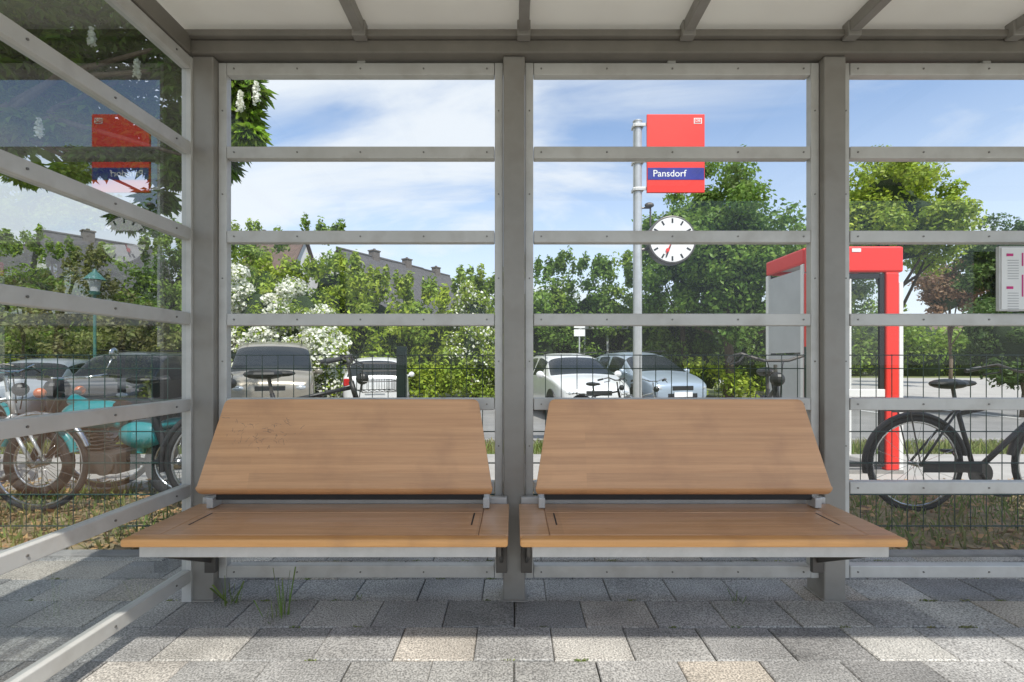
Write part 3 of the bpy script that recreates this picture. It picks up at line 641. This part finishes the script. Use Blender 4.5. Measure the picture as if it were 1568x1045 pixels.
def moped(x,y,rot):
    e=empty('moped',(x,y,0),rot); A=(-.58,0,.29); B=(.60,0,.29)
    s=MB(); s.torus(A,.25,.042); s.torus(B,.25,.04); s.obj('tyres',M['rubber'],e,smooth=True)
    s=MB()
    for c in (A,B):
        s.torus(c,.21,.014,30,6); s.cyl((c[0],-.06,c[2]),(c[0],.06,c[2]),.045)
        for i in range(16):
            a=i*math.pi/8; s.cyl((c[0],.03*(-1)**i,c[2]),(c[0]+.2*math.cos(a),0,c[2]+.2*math.sin(a)),.002,n=4)
    s.path([(-.05,-.12,.28),(-.4,-.13,.25),(-.75,-.13,.30)],.032); s.path([(.30,-.3,.99),(.36,-.15,.97),(.36,.15,.97),(.30,.3,.99)],.012)
    s.cyl((.33,-.31,1.0),(.30,-.36,1.15),.005); s.ball((.30,-.37,1.18),.05,12,8,(.3,1,1)); s.obj('bright_parts',M['chrome'],e,smooth=True)
    s=MB(); s.ball((.12,0,.68),.24,18,12,(1.15,.5,.5)); s.ball((-.28,0,.52),.2,16,10,(1.0,.55,.6)); s.torus(B,.32,.035,20,8,math.radians(25),math.radians(165),1.3); s.torus(A,.33,.04,20,8,math.radians(15),math.radians(150),1.3); s.cyl((-.1,0,.6),(.32,0,.80),.05); s.obj('tank_and_guards',M['teal'],e,smooth=True)
    s=MB(); s.ball((.12,.125,.68),.07,16,8,(1.2,.1,.6)); s.ball((.12,-.125,.68),.07,16,8,(1.2,.1,.6)); s.obj('tank_badge',M['white'],e,smooth=True)
    s=MB(); s.box((-.72,-.12,.70),(-.10,.12,.79)); s.obj('seat',M['rubber'],e,bevel=.035,segs=4)
    s=MB(); s.box((-.15,-.12,.22),(.15,.12,.38)); 
    for i in range(7): s.box((-.02+i*.02,-.1,.38+i*.028),(.2,.1,.392+i*.028))
    s.cyl((-.05,-.14,.3),(-.05,.14,.3),.09,n=18); s.obj('engine',M['bolt'],e,bevel=.006)
    s=MB(); s.cyl((.34,-.07,.86),(B[0],-.07,.29),.024); s.cyl((.34,.07,.86),(B[0],.07,.29),.024); s.cyl((-.45,-.12,.68),(-.58,-.1,.3),.03); s.cyl((-.45,.12,.68),(-.58,.1,.3),.03); s.path([(.3,0,.8),(.15,0,.35),(-.3,0,.3),(-.58,0,.29)],.025); s.cyl((.28,-.31,.985),(.20,-.33,.98),.02); s.cyl((.28,.31,.985),(.20,.33,.98),.02); s.ball((.45,0,.88),.095,14,10,(.8,1,1)); s.obj('forks_and_headlamp',M['black'],e)
    s=MB(); s.ball((-.80,-.12,.62),.04,10,8); s.ball((-.80,.12,.62),.04,10,8); s.ball((.42,-.17,.86),.04,10,8); s.ball((.42,.17,.86),.04,10,8); s.box((-.84,-.05,.62),(-.79,.05,.70)); s.obj('indicators',M['orangep'],e)
moped(bx(165,3.95),3.98,math.radians(178))
# ---------------------------------------------------------------- CARS
def carpaint(n,c): return pmat(n,c,tuple(v*.93 for v in c),scale=2,rough=.3,metal=.3,coat=.6)
def car(x,y,rot,paint,kind='hatch',sc=(1,1,1),name='parked_car'):
    e=empty(name,(x,y,-.295),rot); e.scale=sc
    if kind=='hatch':
        st=[(2.08,.36,.66,.60,.55,.66),(1.98,.24,.82,.70,.70,.76),(1.55,.22,.885,.84,.76,.90),(1.08,.22,.9,.93,.80,.98),(.42,.22,.9,.95,.64,1.37),(-.05,.22,.9,.96,.64,1.46),(-.36,.22,.9,.965,.64,1.475),(-.44,.22,.9,.965,.64,1.475),(-1.18,.22,.9,.98,.63,1.46),(-1.26,.22,.9,.98,.63,1.455),(-1.72,.22,.885,1.0,.60,1.38),(-2.0,.24,.85,.98,.72,1.0),(-2.07,.36,.78,.86,.66,.9)]
        side=[4,5,7,9]; wf=3; wr=10; ax=1.28
    else:
        st=[(2.35,.38,.70,.72,.62,.80),(2.28,.26,.86,.88,.76,.98),(1.95,.22,.91,1.0,.80,1.08),(1.62,.22,.92,1.08,.82,1.14),(.98,.22,.92,1.10,.76,1.70),(.6,.22,.92,1.10,.76,1.80),(.2,.22,.92,1.10,.76,1.82),(.1,.22,.92,1.10,.76,1.82),(-1.0,.22,.92,1.10,.76,1.82),(-1.1,.22,.92,1.10,.76,1.82),(-2.2,.22,.91,1.10,.74,1.78),(-2.34,.24,.90,1.06,.80,1.12),(-2.38,.36,.84,.8,.74,.9)]
        side=[4,5,7,9]; wf=3; wr=10; ax=1.42
    vs=[];fs=[];mi=[]
    def sec(s_):
        x_,zl,w,zb,wr_,zr=s_; cab=(zr-zb)>.2
        wt=wr_+(w-wr_)*.16 if cab else wr_+.03
        return [(w*.86,zl),(w*.985,zl+.14),(w,zl+(zb-zl)*.6),(w*.975,zb-.01),(wt,zr-(.09 if cab else .02)),(wr_*.93,zr-.012),(wr_*.5,zr+.018),(0,zr+.025)]
    for s_ in st:
        h=sec(s_); 
        for yy,zz in h: vs.append((s_[0],yy,zz))
        for yy,zz in h[-2::-1]: vs.append((s_[0],-yy,zz))
    T=15
    for i in range(len(st)-1):
        for j in range(T-1):
            a=i*T+j; fs.append((a,a+1,a+T+1,a+T)); jj=j if j<7 else 13-j
            g=0
            if i in side and jj==3: g=1
            if i==wf and jj in (5,6,4): g=1
            if i==wr and jj in (5,6,4): g=1
            mi.append(g)
        fs.append((i*T+T-1,i*T,(i+1)*T,(i+1)*T+T-1)); mi.append(2)
    fs.append(tuple(reversed(range(T)))); mi.append(0); o_=(len(st)-1)*T; fs.append(tuple(range(o_,o_+T))); mi.append(0)
    mb=MB(); mb.add(vs,fs); o=mb.obj('body',paint,e,smooth=True,subsurf=2); me=o.data; me.materials.append(M['carglass']); me.materials.append(M['black'])
    em={}
    for p,k_ in zip(me.polygons,mi):
        p.material_index=k_
        for ek in p.edge_keys: em.setdefault(tuple(sorted(ek)),[]).append(k_)
    at=me.attributes.new('crease_edge','FLOAT','EDGE')
    for ed in me.edges:
        ks=em.get(tuple(sorted(ed.vertices)),[]); c_=0.0
        if len(set(ks))>1: c_=.75
        a_,b_=ed.vertices; 
        if abs(a_-b_)==T and (a_%T) in (3,11): c_=max(c_,.55)
        if abs(a_-b_)==T and (a_%T) in (4,10): c_=max(c_,.35)
        at.data[ed.index].value=c_
    fx=st[0][0]; rx=st[-1][0]; zb0=st[1][3]
    s=MB()
    for q in (-1,1):
        for a in (ax,-ax): s.cyl((a,q*.55,.32),(a,q*.902,.32),.37,n=24)
    s.box((fx-.06,-.42,.40),(fx+.0,.42,.50)); s.box((fx-.10,-.30,zb0-.13),(fx+.005,.30,zb0-.03)); s.box((rx+.1,-.6,.30),(rx-.01,.6,.38)); s.obj('arches_and_grille',M['black'],e,bevel=.01)
    s=MB()
    for q in (-1,1):
        for a in (ax,-ax): s.torus((a,q*.84,.31),.24,.07,24,8)
    s.obj('tyres',M['rubber'],e,smooth=True)
    s=MB()
    for q in (-1,1):
        for a in (ax,-ax):
            s.torus((a,q*.88,.31),.185,.02,24,6); s.cyl((a,q*.86,.31),(a,q*.90,.31),.05)
            for i in range(5):
                t=i*2*math.pi/5; s.cyl((a,q*.885,.31),(a+.18*math.cos(t),q*.885,.31+.18*math.sin(t)),.022,n=6)
    s.obj('rims',M['silverbike'],e)
    s=MB()
    for q in (-1,1): s.ball((st[1][0]-.05,q*.60,zb0-.08),.16,12,8,(.8,1.05,.5))
    s.obj('head_lights',M['headl'],e,smooth=True)
    s=MB(); tz=st[-2][3]-.12
    for q in (-1,1): s.box((rx+.02,q*.60,tz-.10),(rx+.16,q*.82,tz+.09))
    s.obj('tail_lights',M['taill'],e,bevel=.03)
    s=MB(); s.box((fx+.003,-.26,.42),(fx+.018,.26,.53)); s.box((rx-.015,-.26,.58),(rx-.035,.26,.69)); s.obj('number_plates',M['white'],e)
    s=MB()
    for q in (-1,1): s.ball((st[4][0]+.38,q*1.0,st[3][3]+.06),.1,10,8,(.7,1,.8)); s.cyl((st[4][0]+.38,q*.86,st[3][3]+.02),(st[4][0]+.38,q*.98,st[3][3]+.04),.025)
    s.obj('mirrors',paint,e,smooth=True)
    s=MB()
    for q in (-1,1): s.cyl((st[4][0]-.1,q*.62,st[6][5]+.035),(st[9][0],q*.6,st[6][5]+.03),.014)
    s.obj('roof_rails',M['black'],e)
    return e
beige=carpaint('beige_car_paint',(.27,.245,.20)); whitep=carpaint('white_car_paint',(.8,.8,.78)); silverp=carpaint('silver_blue_car_paint',(.36,.43,.50)); darkp=carpaint('dark_car_paint',(.03,.03,.034)); redp=carpaint('red_car_paint',(.5,.03,.02))
P=math.pi
car(bx(411,12.4),12.8,-P/2+.40,beige,'van',(1,1.0,1.04),'parked_van')
car(bx(580,14.4),14.4,P/2+.22,whitep,'hatch',(.9,.95,1.03))
car(bx(872,13.2),13.3,-P*.80+P/2-.40,whitep,'hatch',(1,1.05,1.10))
car(bx(985,14.6),15.0,-P*.80+P/2-.35,silverp,'hatch',(1.05,1.05,1.15))
car(bx(200,11.6),12.2,-P/2+.2,darkp,'van',(1,.95,.9),'parked_van')
car(bx(30,11.6),12.2,-P/2+.3,whitep,'hatch')
car(bx(262,14.6),15.0,-P/2+.2,redp,'hatch')
# ---------------------------------------------------------------- HOUSES
def house(x,y,rot,w,l,eave,ridge,roofm,name='house',chim=(0,)):
    e=empty(name,(x,y,-.25),rot)
    s=MB(); a,b=l/2,w/2
    s.add([(-a,-b,0),(a,-b,0),(a,b,0),(-a,b,0),(-a,-b,eave),(a,-b,eave),(a,b,eave),(-a,b,eave),(-a,0,ridge-.1),(a,0,ridge-.1)],[(0,1,5,4),(2,3,7,6),(1,2,6,9,5),(3,0,4,8,7)]); s.obj('walls',M['wallw'],e)
    s=MB(); sl=(ridge-eave)/b; o=.45
    for q in (-1,1):
        p=[(-a-.3,q*(b+o),eave-o*sl),(a+.3,q*(b+o),eave-o*sl),(a+.3,0,ridge),(-a-.3,0,ridge)]
        s.add(p+[(v[0],v[1],v[2]+.16) for v in p],[(0,1,2,3),(4,5,6,7),(0,1,5,4),(1,2,6,5),(2,3,7,6),(3,0,4,7)])
    s.cyl((-a-.3,0,ridge+.14),(a+.3,0,ridge+.14),.12,n=8); s.obj('roof',roofm,e)
    s=MB(); s2=MB()
    for fl_ in range(max(1,int(eave//2.6))):
        z=1.0+fl_*2.7
        for i in range(max(2,int(l//2.8))):
            xx=-a+1.2+i*(l-2.4)/max(1,max(2,int(l//2.8))-1)
            s.box((xx-.5,-b-.02,z),(xx+.5,-b-.005,z+1.2)); s2.box((xx-.58,-b-.03,z-.08),(xx+.58,-b-.0,z-.02)); s2.box((xx-.02,-b-.035,z),(xx+.02,-b-.022,z+1.2))
        for q in (-1,1): 
            for yy in (-b*.45,b*.45): s.box((q*(a+.005),yy-.45,z),(q*(a+.02),yy+.45,z+1.2))
    for q in (-1,1): s.box((q*(a+.005),-.4,eave+.4),(q*(a+.02),.4,eave+1.4))
    s.box((-.5+a*.3,-b-.045,0),(.5+a*.3,-b-.037,2.1)); s.obj('windows_and_door',M['win'],e); s2.obj('window_frames',M['white'],e)
    s=MB()
    for c_ in chim: s.box((c_-.35,-.3,ridge-.8),(c_+.35,.3,ridge+.6)); s.box((c_-.41,-.36,ridge+.6),(c_+.41,.36,ridge+.7)); s.cyl((c_,0,ridge+.68),(c_,0,ridge+.85),.12)
    s.obj('chimney',M['brick'],e)
d=38; house(bx(160,d),d,math.radians(55),7.0,7,6.6,hz(372,d)+.25,M['tile'],'white_house',(-1.0,))
d=46; house(bx(45,d),d,math.radians(8),7,7,6.8,hz(378,d)+.25,M['tile'],'white_house',(0.2,))
d=42; house(bx(428,d),d,math.radians(-12),7,4.6,6.0,hz(366,d)+.25,M['tileb'],'brown_roof_house',(-1.5,))
for i,(px,py,d) in enumerate([(562,394,41),(614,406,46),(660,418,51)]):
    house(bx(px,d),d,math.radians(60),6.6,5.6,6.0,hz(py,d)+.25,M['tile'],'terraced_house',(0.8,))
d=62; house(bx(1432,d),d,0,8,9,4.6,6.6,M['tileb'],'white_house',(2,))
d=21; e=empty('bus_stop_shelter',(bx(895,d),d,-.25)); s=MB(); w=bx(1000,d)-bx(895,d)
for xx in (0,w/3,2*w/3,w):
    for yy in (0,1.3): s.box((xx-.04,yy-.04,0),(xx+.04,yy+.04,2.75))
s.box((-.3,-.3,2.75),(w+.6,1.6,2.9)); s.obj('frame_and_roof',M['offwhite'],e,bevel=.01)
s=MB(); s.add([(0,1.3,.2),(w,1.3,.2),(w,1.3,2.6),(0,1.3,2.6)],[(0,1,2,3)]); s.obj('glass',M['glass'],e)
s=MB(); s.box((.4,.9,.45),(w-.4,1.25,.5)); s.obj('seat',M['bolt'],e)
d=18; e=empty('bus_stop_sign',(bx(887,d),d,-.25)); s=MB(); s.cyl((0,0,0),(0,0,3.1),.03); s.obj('pole',M['silverbike'],e)
s=MB(); s.box((-.2,-.05,2.6),(.2,-.03,3.1)); s.box((-.2,-.05,2.3),(.2,-.03,2.55)); s.obj('plate',M['white'],e); s=MB(); s.box((-.17,-.056,2.85),(.17,-.052,3.05)); s.obj('blue_field',M['teal'],e)
d=15.5; e=empty('street_lamp',(bx(145,d),d,-.25)); zt=hz(412,d)+.25
s=MB(); s.cyl((0,0,0),(0,0,1),.07,.06,12); s.cyl((0,0,1),(0,0,zt-.8),.045,.04,12); s.cyl((0,0,zt-.35),(0,0,zt-.12),.30,.10,20); s.cyl((0,0,zt-.12),(0,0,zt),.08,.02,12); s.cyl((0,0,zt-.82),(0,0,zt-.72),.12,.16,16); s.obj('post_and_hood',M['lampgreen'],e)
s=MB(); s.cyl((0,0,zt-.72),(0,0,zt-.35),.11,.17,16); s.obj('lantern',M['offwhite'],e)
# ---------------------------------------------------------------- WORLD / SUN / CAMERA
az=math.radians(155); el=math.radians(54)
sd=Vector((math.sin(az)*math.cos(el),math.cos(az)*math.cos(el),math.sin(el)))
ld=bpy.data.lights.new('sun','SUN'); ld.energy=5.0; ld.angle=math.radians(.5); ld.color=(1,.965,.90); lo=bpy.data.objects.new('sun',ld); scene.collection.objects.link(lo); lo.location=sd*30; lo.rotation_euler=(-sd).to_track_quat('-Z','Y').to_euler()
w=bpy.data.worlds.new('World'); scene.world=w; w.use_nodes=True; nt=w.node_tree; N=nt.nodes; L=nt.links; bg=N['Background']
sk=N.new('ShaderNodeTexSky'); sk.sky_type='NISHITA'; sk.sun_disc=False; sk.sun_elevation=el; sk.sun_rotation=az; sk.air_density=1.0; sk.dust_density=.5; sk.ozone_density=1.0
tint=N.new('ShaderNodeVectorMath'); tint.operation='MULTIPLY'; tint.inputs[1].default_value=(1.2,1.36,1.48); L.new(sk.outputs[0],tint.inputs[0])
tc=N.new('ShaderNodeTexCoord'); sx=N.new('ShaderNodeSeparateXYZ'); L.new(tc.outputs['Generated'],sx.inputs[0])
def mth(op,a,b=None,c=None):
    n=N.new('ShaderNodeMath'); n.operation=op
    for i,v in enumerate((a,b,c)):
        if v is None: continue
        if isinstance(v,(int,float)): n.inputs[i].default_value=v
        else: L.new(v,n.inputs[i])
    return n.outputs[0]
zz=mth('MAXIMUM',sx.outputs['Z'],0.0); dn=mth('ADD',zz,.25); u=mth('DIVIDE',sx.outputs['X'],dn); v=mth('DIVIDE',sx.outputs['Y'],dn)
cb=N.new('ShaderNodeCombineXYZ'); L.new(u,cb.inputs[0]); L.new(v,cb.inputs[1])
mp=N.new('ShaderNodeMapping'); mp.inputs['Rotation'].default_value=(0,0,.9); mp.inputs['Scale'].default_value=(.6,1.25,1); L.new(cb.outputs[0],mp.inputs[0])
nz=N.new('ShaderNodeTexNoise'); nz.inputs['Scale'].default_value=1.7; nz.inputs['Detail'].default_value=10; nz.inputs['Roughness'].default_value=.56; nz.inputs['Distortion'].default_value=.5; L.new(mp.outputs[0],nz.inputs['Vector'])
bias=mth('MULTIPLY_ADD',sx.outputs['X'],-.16,nz.outputs['Fac'])
mr=N.new('ShaderNodeMapRange'); mr.interpolation_type='SMOOTHSTEP'; mr.inputs['From Min'].default_value=.32; mr.inputs['From Max'].default_value=.66; mr.inputs['To Min'].default_value=.08; mr.inputs['To Max'].default_value=.95; L.new(bias,mr.inputs['Value'])
hzn=N.new('ShaderNodeMapRange'); hzn.inputs['From Min'].default_value=.05; hzn.inputs['From Max'].default_value=.48; hzn.inputs['To Min'].default_value=.88; hzn.inputs['To Max'].default_value=0; L.new(zz,hzn.inputs['Value'])
mxv=mth('MAXIMUM',mr.outputs[0],hzn.outputs[0])
mx=N.new('ShaderNodeMix'); mx.data_type='RGBA'; mx.inputs['B'].default_value=(6.1,6.5,6.95,1); L.new(mxv,mx.inputs['Factor']); L.new(tint.outputs[0],mx.inputs['A']); L.new(mx.outputs['Result'],bg.inputs['Color']); bg.inputs['Strength'].default_value=.15
cd=bpy.data.cameras.new('camera'); cd.sensor_width=36; cd.lens=F/1568*36; cd.shift_x=-.002; cd.shift_y=.0207; cd.clip_end=3000; cd.clip_start=.02
co=bpy.data.objects.new('camera',cd); scene.collection.objects.link(co); co.location=(0,0,H); co.rotation_euler=(math.pi/2,0,0); scene.camera=co
